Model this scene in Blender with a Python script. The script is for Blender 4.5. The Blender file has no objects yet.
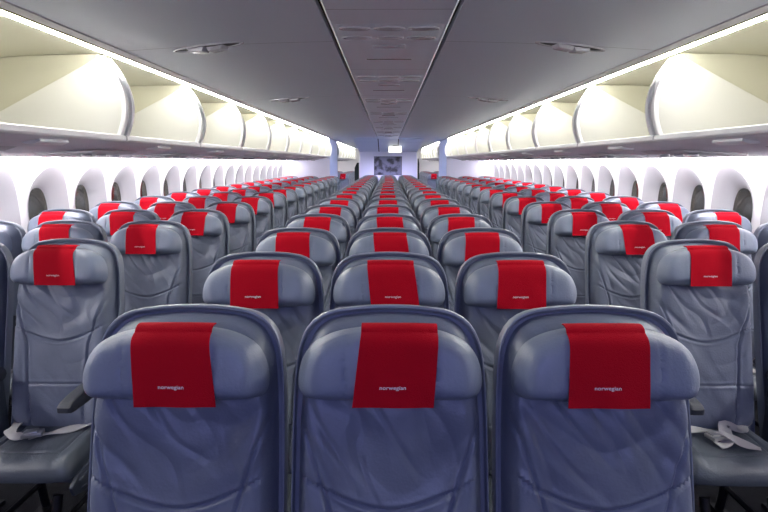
import bpy, bmesh, math, random
from mathutils import Vector, Matrix, noise
random.seed(7)
PI = math.pi
SC = bpy.context.scene
COL = SC.collection
E = 1.55                                     # eye height of the camera above the floor

# ------------------------------------------------------------------ camera, world, exposure
cd = bpy.data.cameras.new('camera'); cam = bpy.data.objects.new('camera', cd); COL.objects.link(cam)
cd.sensor_width = 36.0; cd.lens = 550.0/768*36; cd.clip_start = 0.02
cam.location = (-0.005, 0.0, E)
cam.rotation_euler = (math.radians(90-9.7), 0, math.radians(0.42))
SC.camera = cam
wd = bpy.data.worlds.new('world'); SC.world = wd; wd.use_nodes = True
wn = wd.node_tree; wb = wn.nodes['Background']
tn = wn.nodes.new('ShaderNodeTexNoise'); tn.inputs['Scale'].default_value = 3.0
cr = wn.nodes.new('ShaderNodeValToRGB')
cr.color_ramp.elements[0].position = .42; cr.color_ramp.elements[0].color = (.02, .02, .02, 1)
cr.color_ramp.elements[1].position = .62; cr.color_ramp.elements[1].color = (.22, .19, .08, 1)
wn.links.new(tn.outputs['Fac'], cr.inputs['Fac']); wn.links.new(cr.outputs['Color'], wb.inputs['Color'])
wb.inputs['Strength'].default_value = 0.7
SC.view_settings.view_transform = 'Standard'; SC.view_settings.look = 'None'
SC.view_settings.exposure = 0.0; SC.view_settings.gamma = 1.0; SC.view_settings.use_curve_mapping = False
try: SC.cycles.max_bounces = 8; SC.cycles.diffuse_bounces = 5
except Exception: pass
STRIP_W = 140.0      # bin light strips
WASH_W = 44.0        # sidewall wash strips

def area(name, loc, rot, sx, sy, power, col, spread=180):
    l = bpy.data.lights.new(name, 'AREA'); l.shape = 'RECTANGLE'; l.size = sx; l.size_y = sy
    l.energy = power; l.color = col; l.spread = math.radians(spread)
    o = bpy.data.objects.new(name, l); COL.objects.link(o); o.location = loc; o.rotation_euler = rot
    return o
# blue-violet cabin mood lighting further forward (behind the camera) and in the door area
area('mood_light', (0, -1.1, E+.55), (math.radians(28), 0, 0), 2.2, .9, 34, (.38, .42, 1.0))
area('mood_light', (-1.0, 14.55, E+.588), (0, math.radians(-48), 0), .06, .5, 12, (.2, .48, 1.0), 100)
area('mood_light', (1.0, 14.55, E+.588), (0, math.radians(48), 0), .06, .5, 12, (.2, .48, 1.0), 100)
area('door_area_light', (0, 14.3, E+.57), (math.radians(46), 0, 0), 1.6, .12, 30, (.66, .64, 1.0), 70)

# ------------------------------------------------------------------ materials
def mat(name, col, rough=.5, metal=0, spec=.5, emis=None, es=0, bump=0, bscale=60, var=0, vscale=8, coat=0, trans=0, sheen=0):
    m = bpy.data.materials.new(name); m.use_nodes = True
    nt = m.node_tree; p = nt.nodes['Principled BSDF']
    p.inputs['Base Color'].default_value = (*col, 1); p.inputs['Roughness'].default_value = rough
    p.inputs['Metallic'].default_value = metal; p.inputs['Specular IOR Level'].default_value = spec
    p.inputs['Coat Weight'].default_value = coat; p.inputs['Transmission Weight'].default_value = trans
    p.inputs['Sheen Weight'].default_value = sheen
    if emis: p.inputs['Emission Color'].default_value = (*emis, 1); p.inputs['Emission Strength'].default_value = es
    tc = nt.nodes.new('ShaderNodeTexCoord')
    if var:
        n = nt.nodes.new('ShaderNodeTexNoise'); n.inputs['Scale'].default_value = vscale; n.inputs['Detail'].default_value = 4
        nt.links.new(tc.outputs['Object'], n.inputs['Vector'])
        r = nt.nodes.new('ShaderNodeValToRGB')
        r.color_ramp.elements[0].position = .3; r.color_ramp.elements[1].position = .7
        r.color_ramp.elements[0].color = (*[c*(1-var) for c in col], 1); r.color_ramp.elements[1].color = (*[min(1, c*(1+var)) for c in col], 1)
        nt.links.new(n.outputs['Fac'], r.inputs['Fac']); nt.links.new(r.outputs['Color'], p.inputs['Base Color'])
    if bump:
        n = nt.nodes.new('ShaderNodeTexNoise'); n.inputs['Scale'].default_value = bscale; n.inputs['Detail'].default_value = 3
        nt.links.new(tc.outputs['Object'], n.inputs['Vector'])
        b = nt.nodes.new('ShaderNodeBump'); b.inputs['Strength'].default_value = bump; b.inputs['Distance'].default_value = .01
        nt.links.new(n.outputs['Fac'], b.inputs['Height']); nt.links.new(b.outputs['Normal'], p.inputs['Normal'])
    return m

def seam_mat(name, col, rough, period, offset, axis='Y', width=.006, **k):
    """panel material whose joints repeat every `period` metres along an axis"""
    m = mat(name, col, rough, **k); nt = m.node_tree; p = nt.nodes['Principled BSDF']
    tc = nt.nodes.new('ShaderNodeTexCoord'); sp = nt.nodes.new('ShaderNodeSeparateXYZ'); nt.links.new(tc.outputs['Object'], sp.inputs[0])
    a = nt.nodes.new('ShaderNodeMath'); a.operation = 'ADD'; a.inputs[1].default_value = 100*period-offset; nt.links.new(sp.outputs[axis], a.inputs[0])
    q = nt.nodes.new('ShaderNodeMath'); q.operation = 'MODULO'; q.inputs[1].default_value = period; nt.links.new(a.outputs[0], q.inputs[0])
    l = nt.nodes.new('ShaderNodeMath'); l.operation = 'LESS_THAN'; l.inputs[1].default_value = width; nt.links.new(q.outputs[0], l.inputs[0])
    mx = nt.nodes.new('ShaderNodeMix'); mx.data_type = 'RGBA'
    nt.links.new(l.outputs[0], mx.inputs['Factor']); mx.inputs['A'].default_value = (*col, 1); mx.inputs['B'].default_value = (*[c*.35 for c in col], 1)
    nt.links.new(mx.outputs['Result'], p.inputs['Base Color'])
    return m

M = {
 'pan': mat('shaded_pan_leather', (.085, .10, .12), .34, bump=.12, bscale=140, var=.15, vscale=7),  # seat leather made darker: shade on the pan is put into the colour
 'leather': mat('seat_leather', (.175, .20, .262), .36, bump=.12, bscale=140, var=.12, vscale=7),
 'leather_head': mat('headrest_leather', (.215, .25, .325), .38, bump=.10, bscale=160, var=.08, vscale=9),
 'shell': mat('shell_plastic', (.235, .26, .315), .33, bump=.05, bscale=200),
 'rim': mat('rim_plastic', (.30, .32, .36), .3),
 'cloth': mat('red_cloth', (.50, .002, .014), .9, spec=.15, bump=.35, bscale=420, sheen=0),
 'print': mat('white_print', (.9, .88, .88), .6),
 'armpad': mat('armrest_rubber', (.035, .04, .055), .5, bump=.1, bscale=150),
 'base': mat('base_plastic', (.06, .07, .09), .35),
 'metal': mat('leg_metal', (.03, .03, .035), .45, metal=.8),
 'belt': mat('belt_webbing', (.62, .60, .57), .7, bump=.3, bscale=300),
 'buckle': mat('buckle_metal', (.55, .55, .54), .3, metal=.9),
 'ceiling': seam_mat('ceiling_panel', (.60, .635, .72), .55, 2.44, .66),
 'ceil_mid': seam_mat('ceiling_centre_panel', (.64, .67, .75), .42, 1.47, .9),
 'dark': mat('dark_gap', (.01, .01, .012), .8),
 'trimgrey': mat('trim_grey', (.45, .43, .46), .5),
 'cream': mat('bin_cream', (.52, .505, .39), .5),
 'white': mat('bin_white', (.62, .615, .565), .4),
 'lipwhite': mat('lip_white', (.86, .85, .86), .3),
 'under': mat('underside_grey', (.74, .71, .76), .55, var=.06, vscale=3),
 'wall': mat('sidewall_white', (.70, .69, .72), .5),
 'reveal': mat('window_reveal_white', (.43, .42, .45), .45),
 'glass': mat('dimmed_window_glass', (.10, .09, .07), .06, spec=.6, trans=.75),
 'strip': mat('strip_light', (.9, .9, .85), .5, emis=(1.0, .985, .93), es=STRIP_W),
 'wash': mat('wash_light', (.9, .9, .9), .5, emis=(1.0, .97, 1.0), es=WASH_W),
 'lav': mat('partition_lavender', (.72, .70, .84), .5),
 'carpet': mat('carpet', (.008, .009, .013), .95, bump=.4, bscale=500, var=.3, vscale=40),
 'lamp': mat('lit_sign', (.9, .9, .8), .4, emis=(1, .96, .82), es=2.2),
 'curtain': mat('curtain_cloth', (.01, .02, .018), .9),
 'lens': mat('lamp_lens', (.38, .37, .41), .25),
 'ring': mat('nozzle_ring', (.52, .50, .55), .25),
 'nozzle': mat('nozzle_inner', (.24, .23, .27), .35),
}

# ------------------------------------------------------------------ helpers
def mesh_from(name, verts, faces, m, smooth=True):
    me = bpy.data.meshes.new(name); me.from_pydata([tuple(v) for v in verts], [], faces)
    bm = bmesh.new(); bm.from_mesh(me); bmesh.ops.recalc_face_normals(bm, faces=bm.faces); bm.to_mesh(me); bm.free()
    me.materials.append(m)
    if smooth:
        for p in me.polygons: p.use_smooth = True
        try: me.set_sharp_from_angle(angle=math.radians(40))
        except Exception: pass
    return me
def link(name, me, parent=None, loc=(0, 0, 0), rot=(0, 0, 0)):
    o = bpy.data.objects.new(name, me); COL.objects.link(o); o.parent = parent; o.location = loc; o.rotation_euler = rot
    return o
def thing(name, label, cat, loc=(0, 0, 0), rz=0, group=None):
    o = bpy.data.objects.new(name, None); COL.objects.link(o); o.location = loc; o.rotation_euler = (0, 0, rz); o.empty_display_size = .1
    o['label'] = label; o['category'] = cat
    if group: o['group'] = group
    return o
def tag(o, label, cat, group=None):
    o['label'] = label; o['category'] = cat
    if group: o['group'] = group
    return o
def struct(name, me, loc=(0, 0, 0)):
    o = link(name, me, None, loc); o['kind'] = 'structure'; return o
class G:
    """collects geometry for ONE mesh"""
    def __init__(s): s.v = []; s.f = []
    def add(s, v, f):
        b = len(s.v); s.v += [Vector(p) for p in v]; s.f += [tuple(b+i for i in q) for q in f]; return s
    def box(s, c, d, rot=None):
        x, y, z = [k/2 for k in d]
        p = [Vector((a*x, b*y, e*z)) for a in (-1, 1) for b in (-1, 1) for e in (-1, 1)]
        if rot: p = [rot @ q for q in p]
        c = Vector(c)
        return s.add([q+c for q in p], [(0, 1, 3, 2), (4, 6, 7, 5), (0, 4, 5, 1), (2, 3, 7, 6), (0, 2, 6, 4), (1, 5, 7, 3)])
    def prism(s, prof, y0, y1):                     # closed (x,z) profile swept along y
        n = len(prof)
        v = [(x, y0, z) for x, z in prof]+[(x, y1, z) for x, z in prof]
        return s.add(v, [tuple(range(n)), tuple(range(2*n-1, n-1, -1))]+[(i, (i+1) % n, n+(i+1) % n, n+i) for i in range(n)])
    def tube(s, pts, r, n=10, rz=None):
        rz = rz or r; rings = []
        pts = [Vector(p) for p in pts]
        for i, p in enumerate(pts):
            t = (pts[min(i+1, len(pts)-1)]-pts[max(i-1, 0)]).normalized()
            a = t.cross(Vector((0, 0, 1)))
            if a.length < .1: a = t.cross(Vector((1, 0, 0)))
            a.normalize(); b = t.cross(a)
            rings.append([p+a*math.cos(2*PI*k/n)*r+b*math.sin(2*PI*k/n)*rz for k in range(n)])
        v = [q for R in rings for q in R]; f = []
        for i in range(len(rings)-1):
            for k in range(n): f.append((i*n+k, i*n+(k+1) % n, (i+1)*n+(k+1) % n, (i+1)*n+k))
        f += [tuple(range(n)), tuple(range((len(rings)-1)*n, len(rings)*n))]
        return s.add(v, f)
    def mesh(s, name, m, smooth=True, bevel=0, seg=2):
        me = mesh_from(name, s.v, s.f, m, False)
        if bevel:
            bm = bmesh.new(); bm.from_mesh(me)
            bmesh.ops.remove_doubles(bm, verts=bm.verts, dist=1e-5)
            ed = [e for e in bm.edges if len(e.link_faces) == 2 and e.calc_face_angle() > .5]
            bmesh.ops.bevel(bm, geom=ed, offset=bevel, segments=seg, affect='EDGES', profile=.5, clamp_overlap=True)
            bm.to_mesh(me); bm.free()
        if smooth:
            for p in me.polygons: p.use_smooth = True
            try: me.set_sharp_from_angle(angle=math.radians(40))
            except Exception: pass
        return me

def smooth_outline(pts, n, it=3):
    P = [Vector((x, y)) for x, y in pts]
    for _ in range(it):
        Q = []
        for i in range(len(P)):
            a, b = P[i], P[(i+1) % len(P)]; Q += [a*.75+b*.25, a*.25+b*.75]
        P = Q
    L = [0]
    for i in range(len(P)): L.append(L[-1]+(P[(i+1) % len(P)]-P[i]).length)
    out = []; j = 0
    for k in range(n):
        t = L[-1]*k/n
        while L[j+1] < t: j += 1
        f = (t-L[j])/max(1e-9, L[j+1]-L[j]); out.append(P[j].lerp(P[(j+1) % len(P)], f))
    return out
def ray_radius(outline, c):
    """distance fraction s of a point inside a star-shaped outline"""
    A = sorted((math.atan2(p.y-c.y, p.x-c.x), (p-c).length) for p in outline)
    import bisect
    keys = [a for a, _ in A]
    def s_of(u, v):
        d = Vector((u, v))-c
        a = math.atan2(d.y, d.x); i = bisect.bisect(keys, a)
        a0, r0 = A[i-1] if i > 0 else (A[-1][0]-2*PI, A[-1][1])
        a1, r1 = A[i] if i < len(A) else (A[0][0]+2*PI, A[0][1])
        r = r0+(r1-r0)*(a-a0)/max(1e-9, a1-a0)
        return d.length/r
    return s_of
def dome(outline, c, S, front, back, T, backS=(.97, .6)):
    """front height-field over an outline + closed back; front/back(u,v,s)->w, T maps (u,v,w) to space"""
    n = len(outline); v = []; f = []
    v.append(T(c.x, c.y, front(c.x, c.y, 0)))
    for s in S:
        for p in outline:
            q = c+(p-c)*s; v.append(T(q.x, q.y, front(q.x, q.y, s)))
    for k in range(n): f.append((0, 1+k, 1+(k+1) % n))
    m = len(S)
    for s in backS:
        for p in outline:
            q = c+(p-c)*s; v.append(T(q.x, q.y, back(q.x, q.y, s)))
    v.append(T(c.x, c.y, back(c.x, c.y, 0)))
    m += len(backS)
    for r in range(m-1):
        for k in range(n):
            a = 1+r*n; f.append((a+k, a+n+k, a+n+(k+1) % n, a+(k+1) % n))
    a = 1+(m-1)*n
    for k in range(n): f.append((a+k, len(v)-1, a+(k+1) % n))
    return v, f

# ------------------------------------------------------------------ the cabin shell
def ceil_z(x): return E+.64-.055*(abs(x)/1.5)**2
Y0, Y1 = -2.4, 25.2
struct('floor', G().box((0, (Y0+Y1)/2, -.03), (5.8, Y1-Y0, .06)).mesh('floor', M['carpet'], False))
# side ceiling vaults and the centre panel with its shadow gaps
g = G()
for sx in (-1, 1):
    xs = [.30+(1.44-.30)*i/10 for i in range(11)]
    prof = [(sx*x, ceil_z(x)) for x in xs]+[(sx*x, ceil_z(x)+.03) for x in reversed(xs)]
    g.prism(prof, Y0, Y1)
struct('ceiling', g.mesh('ceiling', M['ceiling']))
g = G().prism([(-.272, E+.622), (-.262, E+.612), (.262, E+.612), (.272, E+.622), (.272, E+.66), (-.272, E+.66)], Y0, 15.1)
struct('ceiling_centre', g.mesh('ceiling_centre', M['ceil_mid'], False))
g = G().box((0, (Y0+Y1)/2, E+.70), (.70, Y1-Y0, .04))
struct('ceiling_gap', g.mesh('ceiling_gap', M['dark'], False))
g = G().box((0, 20.3, E+.645), (.62, 9.7, .03))
struct('ceiling_rear', g.mesh('ceiling_rear', M['ceiling'], False))
for i, sx in enumerate((-1, 1)):
    g = G().prism([(sx*1.425, E+.583), (sx*1.466, E+.574), (sx*1.468, E+.60), (sx*1.43, E+.62)], Y0, Y1)
    struct('trim_%d' % (i+1), g.mesh('trim', M['trimgrey'], False))
    g = G().prism([(sx*1.469, E+.604), (sx*1.498, E+.604), (sx*1.512, E+.604), (sx*1.60, E+.70), (sx*1.44, E+.70), (sx*1.44, E+.625), (sx*1.469, E+.625)], Y0, Y1)
    struct('trim_%d' % (i+3), g.mesh('trim_gap', M['dark'], False))

def wall_x(z):
    h = z-E
    if h > -.35: return 2.685-.60*(h+.35)**2
    return 2.685-.05*(h+.35)**2
WIN0, WP = 4.33, .628
KW = range(-6, 16)                      # windows from y 0.54 to 13.35
WZ = E-.395; WH, WW = .350, .262         # window centre height, half height, half width of the flared reveal
def superell(a, hw, hh, p=2.15):
    c, s = math.cos(a), math.sin(a)
    return hw*math.copysign(abs(c)**(2/p), c), hh*math.copysign(abs(s)**(2/p), s)
NA = 48
def rect_pt(a, hw, zlo, zhi):
    c, s = math.cos(a), math.sin(a); t = 1e9
    if abs(c) > 1e-6: t = min(t, hw/abs(c))
    if s > 1e-6: t = min(t, zhi/s)
    if s < -1e-6: t = min(t, zlo/-s)
    return c*t, s*t
wins = []
for side, sx in (('left', -1), ('right', 1)):
    g = G()
    zt, zb = E+.10, .0
    for k in KW:
        yc = WIN0+k*WP; zlo, zhi = .43, .42
        rings = []
        for j in range(7):
            t = j/6; t2 = t
            ring = []
            for i in range(NA):
                a = 2*PI*i/NA+PI/NA
                ey, ez = superell(a, WW, WH); ry, rz = rect_pt(math.atan2(ez, ey), WP/2, zlo, zhi)
                y = ey+(ry-ey)*t2; z = ez+(rz-ez)*t2
                ring.append((sx*wall_x(WZ+z), yc+y, WZ+z))
            rings.append(ring)
        v = [p for R in rings for p in R]; f = []
        for r in range(6):
            for i in range(NA): f.append((r*NA+i, r*NA+(i+1) % NA, (r+1)*NA+(i+1) % NA, (r+1)*NA+i))
        g.add(v, f)
        # corners of the rectangle that the ring sampling cuts off
        for cy in (-1, 1):
            for cz, zz in ((-1, -zlo), (1, zhi)):
                cand = sorted(rings[6], key=lambda p: (p[1]-(yc+cy*WP/2))**2+(p[2]-(WZ+zz))**2)[:2]
                z = WZ+zz
                g.add([(sx*wall_x(z), yc+cy*WP/2, z), cand[0], cand[1]], [(0, 1, 2)])
    ya, yb = WIN0+(KW[0]-.5)*WP, WIN0+(KW[-1]+.5)*WP
    def plain(ya, yb, za, zb, n=8):
        v = []; f = []
        for i in range(n+1):
            z = za+(zb-za)*i/n; v += [(sx*wall_x(z), ya, z), (sx*wall_x(z), yb, z)]
        for i in range(n): f.append((2*i, 2*i+1, 2*i+3, 2*i+2))
        g.add(v, f)
    plain(ya, yb, 0, WZ-.43); plain(ya, yb, WZ+.42, E+.12, 3)
    plain(Y0, ya, 0, E+.12); plain(yb, Y1, 0, E+.12)
    struct('wall_'+side, g.mesh('wall_'+side, M['wall']))
    # window reveals, panes, one object per window
    for k in KW:
        yc = WIN0+k*WP
        v = []; f = []; R = 6
        for j in range(R+1):
            t = j/R
            hw = WW*(1.0+.03*(1-t)-.45*t**.85); hh = WH*(1.0+.03*(1-t)-.42*t**.85); dx = -.006+.018*math.sin(t*PI/2)+.075*t**1.2
            for i in range(NA):
                a = 2*PI*i/NA
                ey, ez = superell(a, hw, hh)
                v.append((sx*(wall_x(WZ+ez*(1.02 if j == 0 else 1))+dx), ey, WZ+ez))
        for r in range(R):
            for i in range(NA): f.append((r*NA+i, r*NA+(i+1) % NA, (r+1)*NA+(i+1) % NA, (r+1)*NA+i))
        # pane lip
        b = len(v)
        for i in range(NA):
            a = 2*PI*i/NA; ey, ez = superell(a, WW*.52, WH*.55)
            v.append((sx*(wall_x(WZ+ez)+.100), ey, WZ+ez))
        for i in range(NA): f.append((R*NA+i, R*NA+(i+1) % NA, b+(i+1) % NA, b+i))
        wins.append((sx, yc, v, f))
wm = {}
for n, (sx, yc, v, f) in enumerate(wins):
    if sx not in wm:
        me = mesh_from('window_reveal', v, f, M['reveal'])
        gv = [(sx*(wall_x(WZ)+.098), 0, WZ)]; gf = []
        for t in (.5, 1.03):
            for i in range(NA):
                ey, ez = superell(2*PI*i/NA, WW*.52*t, WH*.55*t); gv.append((sx*(wall_x(WZ+ez)+.098), ey, WZ+ez))
        for i in range(NA):
            j = (i+1) % NA; gf += [(0, 1+i, 1+j), (1+i, 1+NA+i, 1+NA+j, 1+j)]
        # a thin solid pane
        m0 = len(gv); gv += [(p[0]+sx*.006, p[1], p[2]) for p in gv[:m0]]
        gf += [tuple(m0+q for q in reversed(ff)) for ff in list(gf)]
        gf += [(1+NA+i, m0+1+NA+i, m0+1+NA+(i+1) % NA, 1+NA+(i+1) % NA) for i in range(NA)]
        wm[sx] = (me, mesh_from('window_pane', gv, gf, M['glass']))
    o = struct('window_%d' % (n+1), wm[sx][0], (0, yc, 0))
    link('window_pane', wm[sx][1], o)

# front end of the cabin behind the camera, rear end
struct('wall_front', G().box((0, Y0-.05, 1.05), (5.8, .1, 2.2)).mesh('wall_front', M['lav'], False))
struct('wall_rear', G().box((0, Y1+.05, 1.05), (5.8, .1, 2.2)).mesh('wall_rear', M['wall'], False))

# partitions at the door area: cabinets each side and the centre bulkhead with lowered soffit
for side, sx in (('left', -1), ('right', 1)):
    g = G().prism([(sx*1.47, 0), (sx*1.47, E+.575), (sx*1.52, E+.60), (sx*2.70, E+.60), (sx*2.70, 0)], 14.12, 16.2)
    struct('wall_partition_'+side, g.mesh('partition', M['lav'], False, bevel=.02))
g = G().box((0, 17.0, (E+.31)/2), (1.70, .9, E+.31))
struct('wall_bulkhead', g.mesh('bulkhead', M['lav'], False, bevel=.015))
v = [(-.95, 14.9, E+.62), (.95, 14.9, E+.60), (.85, 16.5, E+.30), (-.85, 16.5, E+.30), (-.95, 14.9, E+.66), (.95, 14.9, E+.66), (.85, 17.5, E+.66), (-.85, 17.5, E+.66), (-.85, 17.5, E+.30), (.85, 17.5, E+.30)]
struct('ceiling_soffit', G().add(v, [(0, 1, 2, 3), (4, 5, 6, 7), (0, 4, 5, 1), (1, 5, 6, 9, 2), (0, 3, 8, 7, 4), (3, 2, 9, 8), (8, 9, 6, 7)]).mesh('soffit', M['ceiling'], False))

# joint lines of the centre panel carried down over the soffit
for i, sx in enumerate((-1, 1)):
    v = [(sx*x, y, z-.005) for x, y, z in ((.262, 14.93, E+.603), (.285, 14.93, E+.603), (.262, 16.49, E+.302), (.285, 16.49, E+.302))]
    v += [(a, b, c+.012) for a, b, c in v]
    struct('trim_%d' % (i+5), G().add(v, [(0, 1, 3, 2), (4, 6, 7, 5), (0, 4, 5, 1), (1, 5, 7, 3), (3, 7, 6, 2), (2, 6, 4, 0)]).mesh('trim_joint', M['dark'], False))

# ------------------------------------------------------------------ overhead bins
ORD = 'first second third fourth fifth sixth seventh eighth ninth tenth eleventh twelfth thirteenth fourteenth fifteenth sixteenth seventeenth eighteenth nineteenth twentieth'.split()
BL = 1.22
def bin_parts(sx):
    L = BL-.012; P = {}
    s = lambda pts: [(sx*x, E+z) for x, z in pts]
    # fixed housing: ceiling and rounded back
    inner = [(1.515, .573), (1.9, .566), (2.12, .552), (2.20, .52), (2.235, .45), (2.24, .12)]
    outer = [(2.27, .10), (2.265, .52), (2.22, .60), (2.13, .635), (1.9, .63), (1.515, .586)]
    P['housing'] = G().prism(s(inner+outer), .006, L).mesh('bin_housing', M['cream'])
    gg = G()
    poly = [(1.56, .570), (1.9, .564), (2.12, .550), (2.20, .52), (2.235, .45), (2.24, .13), (2.12, .23), (1.60, .525)]
    P['housing_divider'] = [G().prism(s(poly), y, y+.014).mesh('bin_divider', M['cream'], False) for y in (.0, L-.012)]
    # pivoting bucket: floor with raised lip, two fan-shaped sides
    fl = [(1.456, .112), (1.449, .120), (1.450, .141), (1.462, .147), (1.476, .140), (1.49, .126), (2.10, .120), (2.16, .15), (2.19, .30), (2.205, .30), (2.18, .14), (2.11, .104), (1.49, .110), (1.47, .110)]
    P['bucket_floor'] = G().prism(s(fl), .004, L-.002).mesh('bucket_floor', M['lipwhite'])
    arc = []
    for i in range(13):
        t = i/12; z = .556-(.556-.125)*t; x = 1.533-.058*t-.078*math.sin(PI*t)**.9; arc.append((x, z))
    side = arc+[(2.14, .115), (2.18, .235), (2.12, .262)]
    P['bucket_sides'] = []
    for y, in ((.018,), (L-.040,)):
        gg = G().prism(s(side), y, y+.022)
        P['bucket_sides'].append(gg.mesh('bucket_side', M['white'], True, bevel=.004))
    rim = []
    rim += [(x-.010, z) for x, z in arc]+[(x+.016, z) for x, z in reversed(arc)]
    P['rims'] = [G().prism(s(rim), y, y+.034).mesh('bucket_rim', M['lipwhite'], True, bevel=.003) for y in (.012, L-.046)]
    P['light_strip'] = G().prism(s([(1.499, .577), (1.503, .567), (1.512, .567), (1.514, .577)]), .012, L-.012).mesh('bin_light_strip', M['strip'], False)
    lt = G().box((sx*1.78, L*.5, E+.562), (.05, .16, .016)).box((sx*1.80, L*.5, E+.553), (.022, .10, .012))
    P['latch'] = lt.mesh('bin_latch', M['trimgrey'], True, bevel=.003)
    un = [(1.464, .109), (1.472, .109), (1.50, .108), (2.11, .100), (2.42, .060), (2.50, .052), (2.50, .040), (2.42, .030), (2.10, .048), (1.62, .076), (1.50, .096)]
    P['underside'] = G().prism(s(un), .0, L+.008).mesh('bin_underside', M['under'])
    slope = math.atan2(.094-.070, .148)
    pn = G().prism(s([(1.66, .069), (2.05, .051), (2.04, .036), (1.72, .050)]), .10, .62)
    P['service_panel'] = pn.mesh('service_panel', M['trimgrey'], True, bevel=.006)
    P['reading'] = []
    for j in range(3):
        gg = G().tube([(sx*(1.78+.0*j), .18+.17*j, E+.052), (sx*1.78, .18+.17*j, E+.034)], .028, 16)
        P['reading'].append(gg.mesh('reading_light', M['nozzle']))
    P['handle'] = G().prism(s([(1.49, .100), (1.57, .088), (1.565, .076), (1.52, .076), (1.485, .088)]), .50, .72).mesh('bin_handle', M['lipwhite'], True, bevel=.004)
    P['wash'] = G().prism(s([(2.44, .040), (2.49, .044), (2.49, .014), (2.455, .006)]), .02, L-.01).mesh('wash_strip', M['wash'], False)
    return P
BP = {-1: bin_parts(-1), 1: bin_parts(1)}
def place_bin(sx, y, label, group):
    P = BP[sx]
    t = thing('overhead_bin', label, 'overhead bin', (0, y, 0), 0, group)
    h = link('bin_housing', P['housing'], t); [link('bin_divider', q, h) for q in P['housing_divider']]; link('latch', P['latch'], h)
    link('light_strip', P['light_strip'], t)
    b = link('bucket_floor', P['bucket_floor'], t); link('bin_handle', P['handle'], b)
    for a, r in zip(P['bucket_sides'], P['rims']):
        q = link('bucket_side', a, t); link('side_rim', r, q)
    u = link('bin_underside', P['underside'], t)
    sp = link('service_panel', P['service_panel'], t)
    for r in P['reading']: link('reading_light', r, sp)
    link('wash_light', P['wash'], t)
for sx, w in ((-1, 'left-side'), (1, 'right-side')):
    for k in range(-2, 9):
        y = 3.10+BL*k
        if k == -3: l = 'open cream overhead bin on %s wall, behind the camera position' % w
        elif k == -2: l = 'open cream overhead bin on %s wall, directly beside the camera position' % w
        else: l = 'open cream overhead bin on %s wall, %s in line from the camera end' % (w, ORD[k+1])
        place_bin(sx, y, l, 'overhead bins along the %s wall' % w)
    for j in range(7):
        place_bin(sx, 16.25+BL*j, 'white overhead bin on %s wall beyond the bulkhead, %s after the door area' % (w, ORD[j]), 'overhead bins beyond the door area')

# ------------------------------------------------------------------ ceiling fittings
def ell(cx, cy, z, a, b, h, n=28):
    v = []; f = []
    for i in range(n): t = 2*PI*i/n; v.append((cx+a*math.cos(t), cy+b*math.sin(t), z))
    for i in range(n): t = 2*PI*i/n; v.append((cx+.86*a*math.cos(t), cy+.86*b*math.sin(t), z-h))
    f = [(i, (i+1) % n, n+(i+1) % n, n+i) for i in range(n)]+[tuple(range(n, 2*n)), tuple(range(n))]
    return v, f
def ring(cx, cy, z, a, b, r, n=32, m=8):
    v = []; f = []
    for i in range(n):
        t = 2*PI*i/n
        for j in range(m):
            q = 2*PI*j/m; k = r*math.cos(q)
            v.append((cx+(a+k)*math.cos(t), cy+(b+k)*math.sin(t), z+r*math.sin(q)*.7))
    for i in range(n):
        for j in range(m): f.append((i*m+j, ((i+1) % n)*m+j, ((i+1) % n)*m+(j+1) % m, i*m+(j+1) % m))
    return v, f
lamp_b = G().add(*ring(0, 0, 0, .165, .040, .007)).mesh('lamp_bezel', M['ring'])
lamp_r = G().add(*ell(0, 0, .002, .16, .036, .004)).mesh('lamp_recess', M['dark'])
def lens_mesh(s):
    g = G(); g.prism([(s*.002, -.004), (s*.085, -.003), (s*.075, -.020), (s*.010, -.024)], -.030+.006*s, .024+.006*s); return g.mesh('lamp_lens', M['lens'], True, bevel=.004)
LL = [lens_mesh(-1), lens_mesh(1)]
for sx, w in ((-1, 'left-side'), (1, 'right-side')):
    for k, y in enumerate((3.12, 5.62)):
        x = .98
        t = thing('ceiling_light', 'oval recessed ceiling light with two lenses, %s ceiling panel, %s from the camera' % (w, ORD[k]), 'ceiling light', (sx*x, y, ceil_z(x)-.002), 0, 'recessed lights in the side ceiling panels')
        t.rotation_euler = (0, sx*math.atan(.055*2*x/2.25), -sx*-.30); t.scale = (1.28, 1.2, 1.2)
        link('lamp_bezel', lamp_b, t); link('lamp_recess', lamp_r, t)
        for m in LL: link('lamp_lens', m, t)
pz = E+.612
plate = G().box((0, 0, .002), (.50, .34, .006)).mesh('panel_plate', M['ceil_mid'], True, bevel=.002)
rm = [[G().add(*ring(cx, cy, -.003, .068, .030, .006)).mesh('nozzle_ring', M['ring']), G().add(*ell(cx, cy, -.001, .060, .024, .006)).mesh('nozzle', M['nozzle'])] for cy in (-.095, .095) for cx in (-.16, 0, .16)]
bar = G().box((0, .30, -.004), (.17, .06, .008)).mesh('signal_bar', M['lens'], True, bevel=.003)
slit = G().box((0, .69, .0), (.27, .022, .003)).mesh('air_slot', M['dark'], False)
for k in range(8):
    t = thing('overhead_service_panel', 'row of oval reading lights and air vents on centre ceiling, %s set from camera' % ORD[k], 'service panel', (0, 2.785+1.47*k, pz), 0, 'passenger service units along the centre ceiling')
    link('panel_plate', plate, t)
    for i, (a, b) in enumerate(rm):
        q = link('air_nozzle' if i < 3 else 'reading_light', b, t); link('nozzle_ring', a, q)
    link('signal_bar', bar, t); link('air_slot', slit, t)

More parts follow.
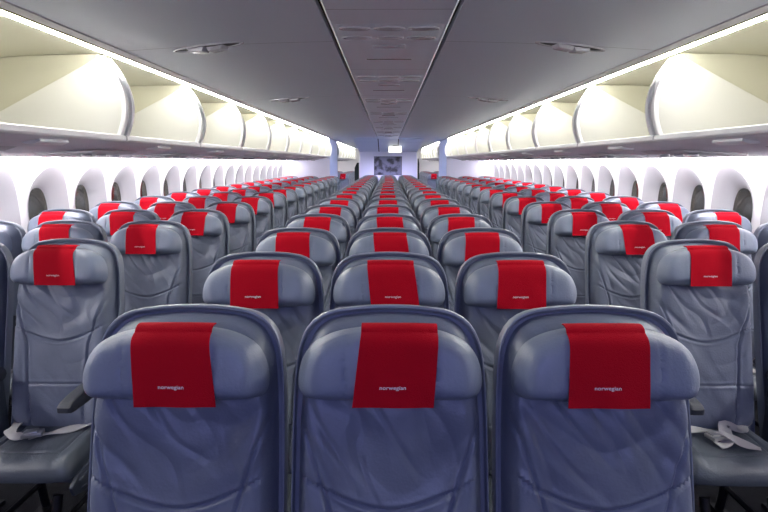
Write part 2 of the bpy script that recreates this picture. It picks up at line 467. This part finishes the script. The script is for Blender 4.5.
# lit sign on the soffit, picture on the bulkhead, curtains
t = thing('lit_sign', 'small lit white sign box hanging from ceiling above the bulkhead picture', 'sign', (.19, 15.7, E+.40))
link('sign_box', G().box((0, 0, -.055), (.36, .06, .17)).mesh('sign_box', M['lamp'], True, bevel=.015), t)
link('sign_bracket', G().box((0, .02, .085), (.12, .05, .13)).mesh('sign_bracket', M['base'], True, bevel=.008), t)
pm = mat('monochrome_photo_print', (.1, .1, .15), .5)
nt = pm.node_tree; p = nt.nodes['Principled BSDF']; tc = nt.nodes.new('ShaderNodeTexCoord')
vo = nt.nodes.new('ShaderNodeTexVoronoi'); vo.inputs['Scale'].default_value = 7.0; vo.feature = 'SMOOTH_F1'
no = nt.nodes.new('ShaderNodeTexNoise'); no.inputs['Scale'].default_value = 9; no.inputs['Detail'].default_value = 5
ad = nt.nodes.new('ShaderNodeMath'); ad.operation = 'ADD'
rp = nt.nodes.new('ShaderNodeValToRGB'); rp.color_ramp.elements[0].position = .72; rp.color_ramp.elements[1].position = 1.0
rp.color_ramp.elements[0].color = (.008, .008, .02, 1); rp.color_ramp.elements[1].color = (.14, .14, .21, 1)
nt.links.new(tc.outputs['Object'], vo.inputs['Vector']); nt.links.new(tc.outputs['Object'], no.inputs['Vector'])
nt.links.new(vo.outputs['Distance'], ad.inputs[0]); nt.links.new(no.outputs['Fac'], ad.inputs[1]); nt.links.new(ad.outputs[0], rp.inputs['Fac']); nt.links.new(rp.outputs['Color'], p.inputs['Base Color'])
t = thing('wall_picture', 'dark monochrome photo print mounted on the lavender centre bulkhead', 'picture', (-.01, 16.54, E-.11))
link('picture_print', G().box((0, 0, 0), (.80, .012, .52)).mesh('picture_print', pm, False), t)
link('picture_frame', G().box((0, .006, 0), (.83, .014, .55)).mesh('picture_frame', M['base'], True, bevel=.004), t)
for sx, ww, zt, lab in ((-1, .13, E-.02, 'dark curtain bunched at the left-side edge of the centre bulkhead'), (1, .05, E+.10, 'narrow dark curtain tied at the right-side edge of the centre bulkhead')):
    v = []; f = []; n = 24
    zs = [.05, .5, 1.0, zt-.15, zt]
    for z in zs:
        q = 1 if z < zt-.01 else .45
        for i in range(n):
            t = i/(n-1); v.append((sx*(.875+ww*t*q), 16.62+.02*math.sin(t*PI*7), z))
        for i in range(n):
            t = 1-i/(n-1); v.append((sx*(.875+ww*t*q), 16.634+.02*math.sin(t*PI*7), z))
    for r in range(len(zs)-1):
        for i in range(2*n): f.append((r*2*n+i, r*2*n+(i+1) % (2*n), (r+1)*2*n+(i+1) % (2*n), (r+1)*2*n+i))
    f += [tuple(range(2*n)), tuple(range((len(zs)-1)*2*n, len(zs)*2*n))]
    tag(link('curtain', mesh_from('curtain', v, f, M['curtain'])), lab, 'curtain')

# ------------------------------------------------------------------ the seat
REC = math.radians(14); SR, CR = math.sin(REC), math.cos(REC); YB, ZB = -.177, .488
def T(u, v, w): return Vector((u, YB+v*SR-w*CR, ZB+v*CR+w*SR))
def sm(x, a, b):
    t = min(1, max(0, (x-a)/(b-a))); return t*t*(3-2*t)
# shell: plastic back with a rolled rim
def back_outline(hw, top, bot, n):
    pts = [(-hw*.93, bot), (hw*.93, bot), (hw, bot+.10), (hw*1.0, .35), (hw*.985, top-.17), (hw*.93, top-.06), (hw*.72, top-.004), (hw*.3, top+.010), (0, top+.012)]
    full = pts+[(-x, y) for x, y in reversed(pts[2:-1])]
    return smooth_outline(full, n)
so = back_outline(.231, .739, -.20, 120); sc = Vector((0, .32))
def sh_f(u, v, s):
    return .004 if s < .955 else (.034 if s < .992 else .030)
def sh_b(u, v, s): return -.045*(1-s**4)-.008
v, f = dome(so, sc, [.5, .93, .968, .973, .982, .992, .998, 1.0], lambda u, v, s: {.5: .01, .93: .01, .968: .014, .973: .028, .982: .033, .992: .033, .998: .028, 1.0: .018}.get(s, 0), sh_b, lambda u, v, w: T(u, v+.002, w-.042), (.998, .985, .93, .6))
SHELL = mesh_from('back_shell', v, f, M['shell'])
ro = back_outline(.2275, .7335, -.12, 120)
# cushion with stitched seams and leather creases
co = back_outline(.2125, .725, -.10, 264); cc = Vector((0, .38))
def seam(d, w=.0052, dep=.0075): return -dep*math.exp(-(d/w)**2)+.0016*math.exp(-((abs(d)-.010)/.006)**2)
def make_cushion(seed):
    off = Vector((seed*7.3, seed*3.1, 1.7*seed))
    def fr(u, v, s):
        w = -.035+.092*max(0, 1-s**9)**.5
        w += .016*sm(abs(u), .11, .19)*(1-sm(s, .88, 1.0))                # side bolsters
        w -= .012*sm(v, .50, .60)                                        # recess behind the headrest
        vs = .300+.075*min(1, abs(u)/.2)**1.7
        w += seam(v-vs)
        if v < .54:
            us = .206-.074*max(0, (.50-v)/.21)**.8 if v > .29 else .132-.05*(.29-v)
            w += seam(abs(u)-us)
        w += seam(v-.12, .004, .004)*(abs(u) < .19)
        # creases: stretched noise running down from the headrest corners
        P = Vector((u*10+3*v*math.sin(u*9), v*11-abs(u)*5, 0))+off
        m = (1-sm(s, .8, .97))*(.4+.6*sm(v, .30, .42))
        w += .0085*noise.noise(P*.62)*m
        rd = 1-abs(noise.noise(Vector((u*5+v*3.0, (v-(u*u+.0016)**.5*.8)*15, 2))*.6+off))*2
        w -= .0085*max(0, rd-.35)*m*1.7
        rd = 1-abs(noise.noise(Vector((u*7, v*9+u*12, 5))+off*1.3))*2
        w -= .0065*max(0, rd-.55)*m*2
        return w
    S = [i/124*.9 for i in range(1, 125)]+[.92, .94, .96, .975, .985, .993, .998, 1.0]
    v, f = dome(co, cc, S, fr, lambda u, v, s: -.038, T, (.99, .5))
    return mesh_from('backrest', v, f, M['leather'])
CUSH = [make_cushion(i) for i in range(4)]
# headrest: wide D-shape with piping
hp = [(-.150, .544), (0, .541), (.150, .544), (.192, .548), (.206, .573), (.203, .620), (.178, .668), (.122, .695), (.05, .7055), (0, .706)]
ho = smooth_outline(hp+[(-x, y) for x, y in reversed(hp[3:-1])], 112, 3)
hc = Vector((0, .618)); hs = ray_radius(ho, hc)
def hd_w(u, v, s):
    w = .056+.074*max(0, 1-s**6)**.5
    w += seam(s-.915, .005, .0030)+.010*sm(abs(u), .09, .19)*(1-sm(s, .80, 1.0))
    w += .002*noise.noise(Vector((u*14, v*14, 3)))
    return w
def hd_f(u, v, s): return hd_w(u, v, s)+seam(abs(u)-.097, .003, .003)*(s < .95)
S = [i/22*.88 for i in range(1, 23)]+[.90, .92, .94, .96, .975, .987, .995, 1.0]
v, f = dome(ho, hc, S, hd_f, lambda u, v, s: .056-.028*(1-s**4), T, (.985, .9, .5))
HEAD = mesh_from('headrest', v, f, M['leather_head'])
# cloth: sheet lying over the front of the headrest, hanging past its lower edge and folded over its top
def cloth_w(u, v):
    s = min(1, hs(u, v)) if v > .545 else 1
    return hd_w(u, v, s*1.0)
def top_v(u): 
    lo, hi = .65, .75; u0 = u; u = u*.6
    for _ in range(24):
        m = (lo+hi)/2
        if hs(u, m) < 1: lo = m
        else: hi = m
    return lo
CV = [(-.013, .05), (-.008, .05), (.012, -.14), (.014, .12), (-.002, -.03)]
def cloth_pt(u, t, lift=0.0, seed=0):
    """t in 0..1 runs from the hanging lower hem up the front and over the top to the back"""
    k = .0045+lift; u = u+CV[seed][0]+CV[seed][1]*(min(t, .78)-.45)*.16
    vt = top_v(u)
    if t < .80:
        q = t/.80; v = .538+(vt-.012-.538)*q
        vv = max(v, .585)
        w = max(cloth_w(u, vv), cloth_w(u, .612)-.012 if v < .612 else 0)+k
        if v > .61: w = hd_w(u, v, min(.985, hs(u, v)))+k
        w += .0022*math.sin(u*55+seed*2+v*14)*(1-sm(v, .52, .64))+.0010*noise.noise(Vector((u*25, v*25, seed*5)))
        return T(u*(1+.03*(1-q)), v, w)
    q = (t-.80)/.20
    a = q*PI*.5
    w0 = hd_w(u, vt-.012, min(.985, hs(u, vt-.012)))+k
    w1 = w0-.032
    return T(u, vt-.012+(.012+k+.003)*math.sin(a), w1+(w0-w1)*math.cos(a)**.9 if q < 1 else w1)
def make_cloth(seed):
    nu, nv = 30, 46; v = []; f = []
    for j in range(nv+1):
        for i in range(nu+1): v.append(cloth_pt(-.083+.166*i/nu, j/nv, 0, seed))
    n = len(v)
    for j in range(nv+1):
        for i in range(nu+1): v.append(cloth_pt(-.083+.166*i/nu, j/nv, -.0026, seed))
    W = nu+1
    for j in range(nv):
        for i in range(nu):
            a = j*W+i; f.append((a, a+1, a+W+1, a+W)); f.append((n+a, n+a+W, n+a+W+1, n+a+1))
    for i in range(nu): f += [(i, n+i, n+i+1, i+1), (nv*W+i, nv*W+i+1, n+nv*W+i+1, n+nv*W+i)]
    for j in range(nv): f += [(j*W, (j+1)*W, n+(j+1)*W, n+j*W), (j*W+nu, n+j*W+nu, n+(j+1)*W+nu, (j+1)*W+nu)]
    return mesh_from('headrest_cloth', v, f, M['cloth'])
CLOTH = [make_cloth(i) for i in range(5)]
# white wordmark printed on the cloth
tcv = bpy.data.curves.new('lettering', 'FONT'); tcv.body = 'norwegian'; tcv.size = 1.0; tcv.offset = .012; tcv.resolution_u = 3; tcv.space_character = 1.02
tob = bpy.data.objects.new('lettering_source', tcv); COL.objects.link(tob)
bpy.context.view_layer.update()
tm = bpy.data.meshes.new_from_object(tob.evaluated_get(bpy.context.evaluated_depsgraph_get()))
bpy.data.objects.remove(tob)
xs = [q.co.x for q in tm.vertices]; x0, x1 = min(xs), max(xs); kx = .054/(x1-x0)
TXT = []
for sd in range(5):
    me = tm.copy()
    for q in me.vertices:
        u = (q.co.x-(x0+x1)/2)*kx-.004; vv = .576+q.co.y*kx*.85
        # find the t that gives this height
        t = (vv-.538)/(top_v(u)-.012-.538)*.80
        q.co = cloth_pt(u, t, .0010, sd)
    me.materials.clear(); me.materials.append(M['print']); TXT.append(me)
# seat pan
po = smooth_outline([(-.195, -.51), (0, -.515), (.195, -.51), (.207, -.45), (.207, -.2), (.20, -.13), (0, -.12), (-.20, -.13), (-.207, -.2), (-.207, -.45)], 96, 3)
pc = Vector((0, -.33))
def pan_f(u, y, s):
    w = .372+.063*max(0, 1-s**6)**.5+.012*sm(abs(u), .12, .19)*(1-sm(s, .85, 1))-.018*sm(-y, .40, .54)
    w += seam(abs(u)-.135, .004, .004)+seam(y+.43, .004, .003)
    w += .006*noise.noise(Vector((u*8, y*9, 1)))*(1-sm(s, .8, 1))
    rd = 1-abs(noise.noise(Vector((u*16, y*7, 9))))*2; w -= .004*max(0, rd-.5)*(1-sm(s, .85, 1))
    return w
S = [i/24*.88 for i in range(1, 25)]+[.91, .94, .965, .985, 1.0]
v, f = dome(po, pc, S, pan_f, lambda u, y, s: .340+.01*s, lambda a, b, c: Vector((a, b, c)), (.99, .6))
PAN = mesh_from('seat_cushion', v, f, M['pan'])
# pan shroud with moulded side bezels
g = G().box((0, -.27, .305), (.40, .26, .06))
BASE = g.mesh('seat_base', M['base'], True, bevel=.02)
BEZ = []
for sx in (-1, 1):
    a = [(-.13, .36), (-.34, .365), (-.46, .350), (-.505, .325), (-.49, .285), (-.43, .268), (-.32, .25), (-.13, .25)]
    n = len(a)
    v = [(sx*.202, y, z) for y, z in a]+[(sx*.213, y*.985-.004, z*.99) for y, z in a]
    f = [tuple(range(n)), tuple(range(2*n-1, n-1, -1))]+[(i, (i+1) % n, n+(i+1) % n, n+i) for i in range(n)]
    g = G().add(v, f)
    g.tube([(sx*.2125, -.16, .335), (sx*.2125, -.36, .338), (sx*.2125, -.45, .325)], .006, 8)
    g.tube([(sx*.2125, -.16, .285), (sx*.2125, -.40, .283), (sx*.2125, -.44, .288)], .006, 8)
    BEZ.append(g.mesh('side_bezel', M['base'], True, bevel=.004))
def leg_mesh():
    g = G().tube([(0, -.20, .27), (0, -.16, .02)], .018, 12).tube([(0, -.46, .27), (0, -.54, .02)], .018, 12).tube([(0, -.50, .14), (0, -.18, .14)], .012, 10)
    g.box((0, -.35, .012), (.05, .46, .02)); return g.mesh('seat_leg', M['metal'])
LEG = leg_mesh()
def arm(): 
    a = smooth_outline([(-.19, .635), (-.19, .695), (-.25, .702), (-.48, .692), (-.542, .680), (-.550, .652), (-.53, .638), (-.25, .636)], 40, 2)
    n = len(a); v = []; f = []
    for x, k in ((-.024, .80), (-.021, .95), (-.014, 1.0), (.014, 1.0), (.021, .95), (.024, .80)):
        for p in a: v.append((x, -.32+(p.x+.32)*(1-(1-k)*.1), .67+(p.y-.67)*k))
    for r in range(5):
        for i in range(n): f.append((r*n+i, r*n+(i+1) % n, (r+1)*n+(i+1) % n, (r+1)*n+i))
    f += [tuple(range(n)), tuple(range(5*n, 6*n))]
    g = G().add(v, f); return g.mesh('armrest', M['armpad'])
ARM = arm()
ARMS = G().prism([(-.017, .33), (.017, .33), (.015, .65), (-.015, .65)], -.27, -.20).mesh('armrest_post', M['base'], True, bevel=.006)
def strap(pts, wd):
    v = []; f = []
    pts = [Vector(p) for p in pts]
    def cr_(t):
        n = len(pts)-1; i = min(int(t*n), n-1); q = t*n-i
        p0, p1, p2, p3 = pts[max(i-1, 0)], pts[i], pts[i+1], pts[min(i+2, n)]
        return .5*((2*p1)+(p2-p0)*q+(2*p0-5*p1+4*p2-p3)*q*q+(3*p1-p0-3*p2+p3)*q**3)
    N = 28
    for i in range(N+1):
        p = cr_(i/N); t = (cr_(min(1, i/N+.01))-cr_(max(0, i/N-.01))).normalized()
        sdir = t.cross(Vector((0, 0, 1))); sdir.normalize(); sdir = (sdir+Vector((0, 0, .25*math.sin(i*.5)))).normalized()
        up = sdir.cross(t)
        for a, b in ((-wd, 0), (wd, 0), (wd, .003), (-wd, .003)): v.append(p+sdir*a+up*b)
    for i in range(N):
        for k in range(4): f.append((4*i+k, 4*i+(k+1) % 4, 4*i+4+(k+1) % 4, 4*i+4+k))
    f += [(0, 1, 2, 3), (4*N, 4*N+1, 4*N+2, 4*N+3)]
    return v, f
def pz_(x, y):
    s = ray_radius(po, pc)(x, y); return pan_f(x, y, min(s, .97))+.006
def P3(x, y, h=0): return (x, y, pz_(x, y)+h)
BELT = {}
g1 = G().add(*strap([(.205, -.16, .44), P3(.16, -.20, .004), P3(.10, -.25, .003), P3(.02, -.30, .002), P3(-.05, -.33, .004)], .022))
BELT[0] = g1.mesh('seat_belt', M['belt'])
g1 = G().add(*strap([(-.205, -.16, .44), P3(-.17, -.22, .004), P3(-.15, -.30, .008), P3(-.10, -.34, .01), P3(-.05, -.35, .006)], .022))
BELT[1] = g1.mesh('seat_belt', M['belt'])
BUCK = G().box(P3(-.03, -.335, .020), (.075, .052, .016), Matrix.Rotation(.3, 3, 'Z')).box(P3(-.035, -.335, .030), (.05, .036, .008), Matrix.Rotation(.3, 3, 'Z')).mesh('belt_buckle', M['buckle'], True, bevel=.004)
g1 = G().add(*strap([(.205, -.16, .44), P3(.15, -.21, .004), P3(.09, -.30, .02), P3(.04, -.27, .035), P3(.00, -.36, .006), P3(-.05, -.38, .004)], .023))
BELT[2] = g1.mesh('seat_belt', M['belt'])
g1 = G().add(*strap([(-.205, -.16, .44), P3(-.16, -.24, .004), P3(-.08, -.27, .012), P3(-.01, -.33, .03), P3(.05, -.38, .01), P3(.10, -.41, .004)], .023))
BELT[3] = g1.mesh('seat_belt', M['belt'])

SEATN = [0]
def seat(x, y, label, group, arms=(-1,), belts=None, rz=0, cs=None, cloth=None):
    i = SEATN[0]; SEATN[0] += 1
    t = thing('airline_seat', label, 'seat', (x, y, 0), rz, group)
    sh = link('back_shell', SHELL, t)
    link('backrest', CUSH[(i*7+i//3) % 4 if cs is None else cs], t)
    hd = link('headrest', HEAD, t)
    c = (i*3+i//5) % 5 if cloth is None else cloth
    cl = link('headrest_cloth', CLOTH[c], t); link('white_lettering', TXT[c], cl)
    link('seat_cushion', PAN, t)
    b = link('seat_base', BASE, t)
    for m in BEZ: link('side_bezel', m, b)
    for s in (-1, 1): link('leg', LEG, t, (s*.13, 0, 0))
    for s in arms:
        a = link('armrest', ARM, t, (s*.2375, 0, 0)); link('armrest_post', ARMS, a, (0, 0, 0))
    if belts is not None:
        for k in belts:
            q = link('seat_belt', BELT[k], t)
            if k in (1, 3): link('belt_buckle', BUCK, q)
    return t

P_, D0 = .79, 1.258
W = .475
names = {-1: 'left-side', 0: 'middle', 1: 'right-side'}
for k in range(18):
    for c in (-1, 0, 1):
        if k == 0:
            lab = {-1: 'large blue-grey leather seat with red cloth, left-side one of the closest three', 0: 'large blue-grey leather seat with red cloth, middle of the closest three', 1: 'large blue-grey leather seat with red cloth, right-side one of the closest three'}[c]
        else:
            lab = 'grey leather seat, red headrest cloth, centre block, %s column, %s row from camera' % (names[c], ORD[k])
        seat(c*W, D0+P_*k, lab, 'seats of the centre block', (-1, 1) if c == 1 else (-1,), belts=(0, 1) if k == 0 else None, cs={-1: 0, 0: 1, 1: 2}[c] if k == 0 else None, cloth={-1: 2, 0: 3, 1: 0}[c] if k == 0 else None, rz=random.uniform(-.006, .006) if k else 0)
XC = [1.385, 1.885, 2.365]
cn = ['aisle', 'middle', 'window']
for sx in (-1, 1):
    w = names[sx]
    for k in range(15):
        for j, X in enumerate(XC):
            if k == 0 and j == 2: continue
            lab = 'grey leather seat with red headrest cloth, %s block, %s column, %s row from camera' % (w, cn[j], ORD[k])
            if k == 0 and j == 1: lab = 'cropped grey leather seat at the %s picture edge, beside the closest aisle seat' % w
            arms = [-1] if j != (0 if sx < 0 else 2) else [-1, 1]
            seat(sx*X-.005-(.028 if k == 0 else 0), 2.41+P_*k, lab, 'seats of the %s block' % w, arms, belts=(0, 1) if sx < 0 and k < 3 else (2, 3) if k < 3 else None, rz=random.uniform(-.008, .008))
    for k in range(6):
        for j, X in enumerate(XC[:2]):
            if j == 1 and k < 2: continue
            seat(sx*X, 16.9+P_*k, 'grey seat with red headrest cloth beyond the bulkhead, %s %s column, %s row' % (w, cn[j], ORD[k]), 'seats beyond the door area', (-1, 1) if (j == 0) == (sx < 0) or k < 2 else (-1,))
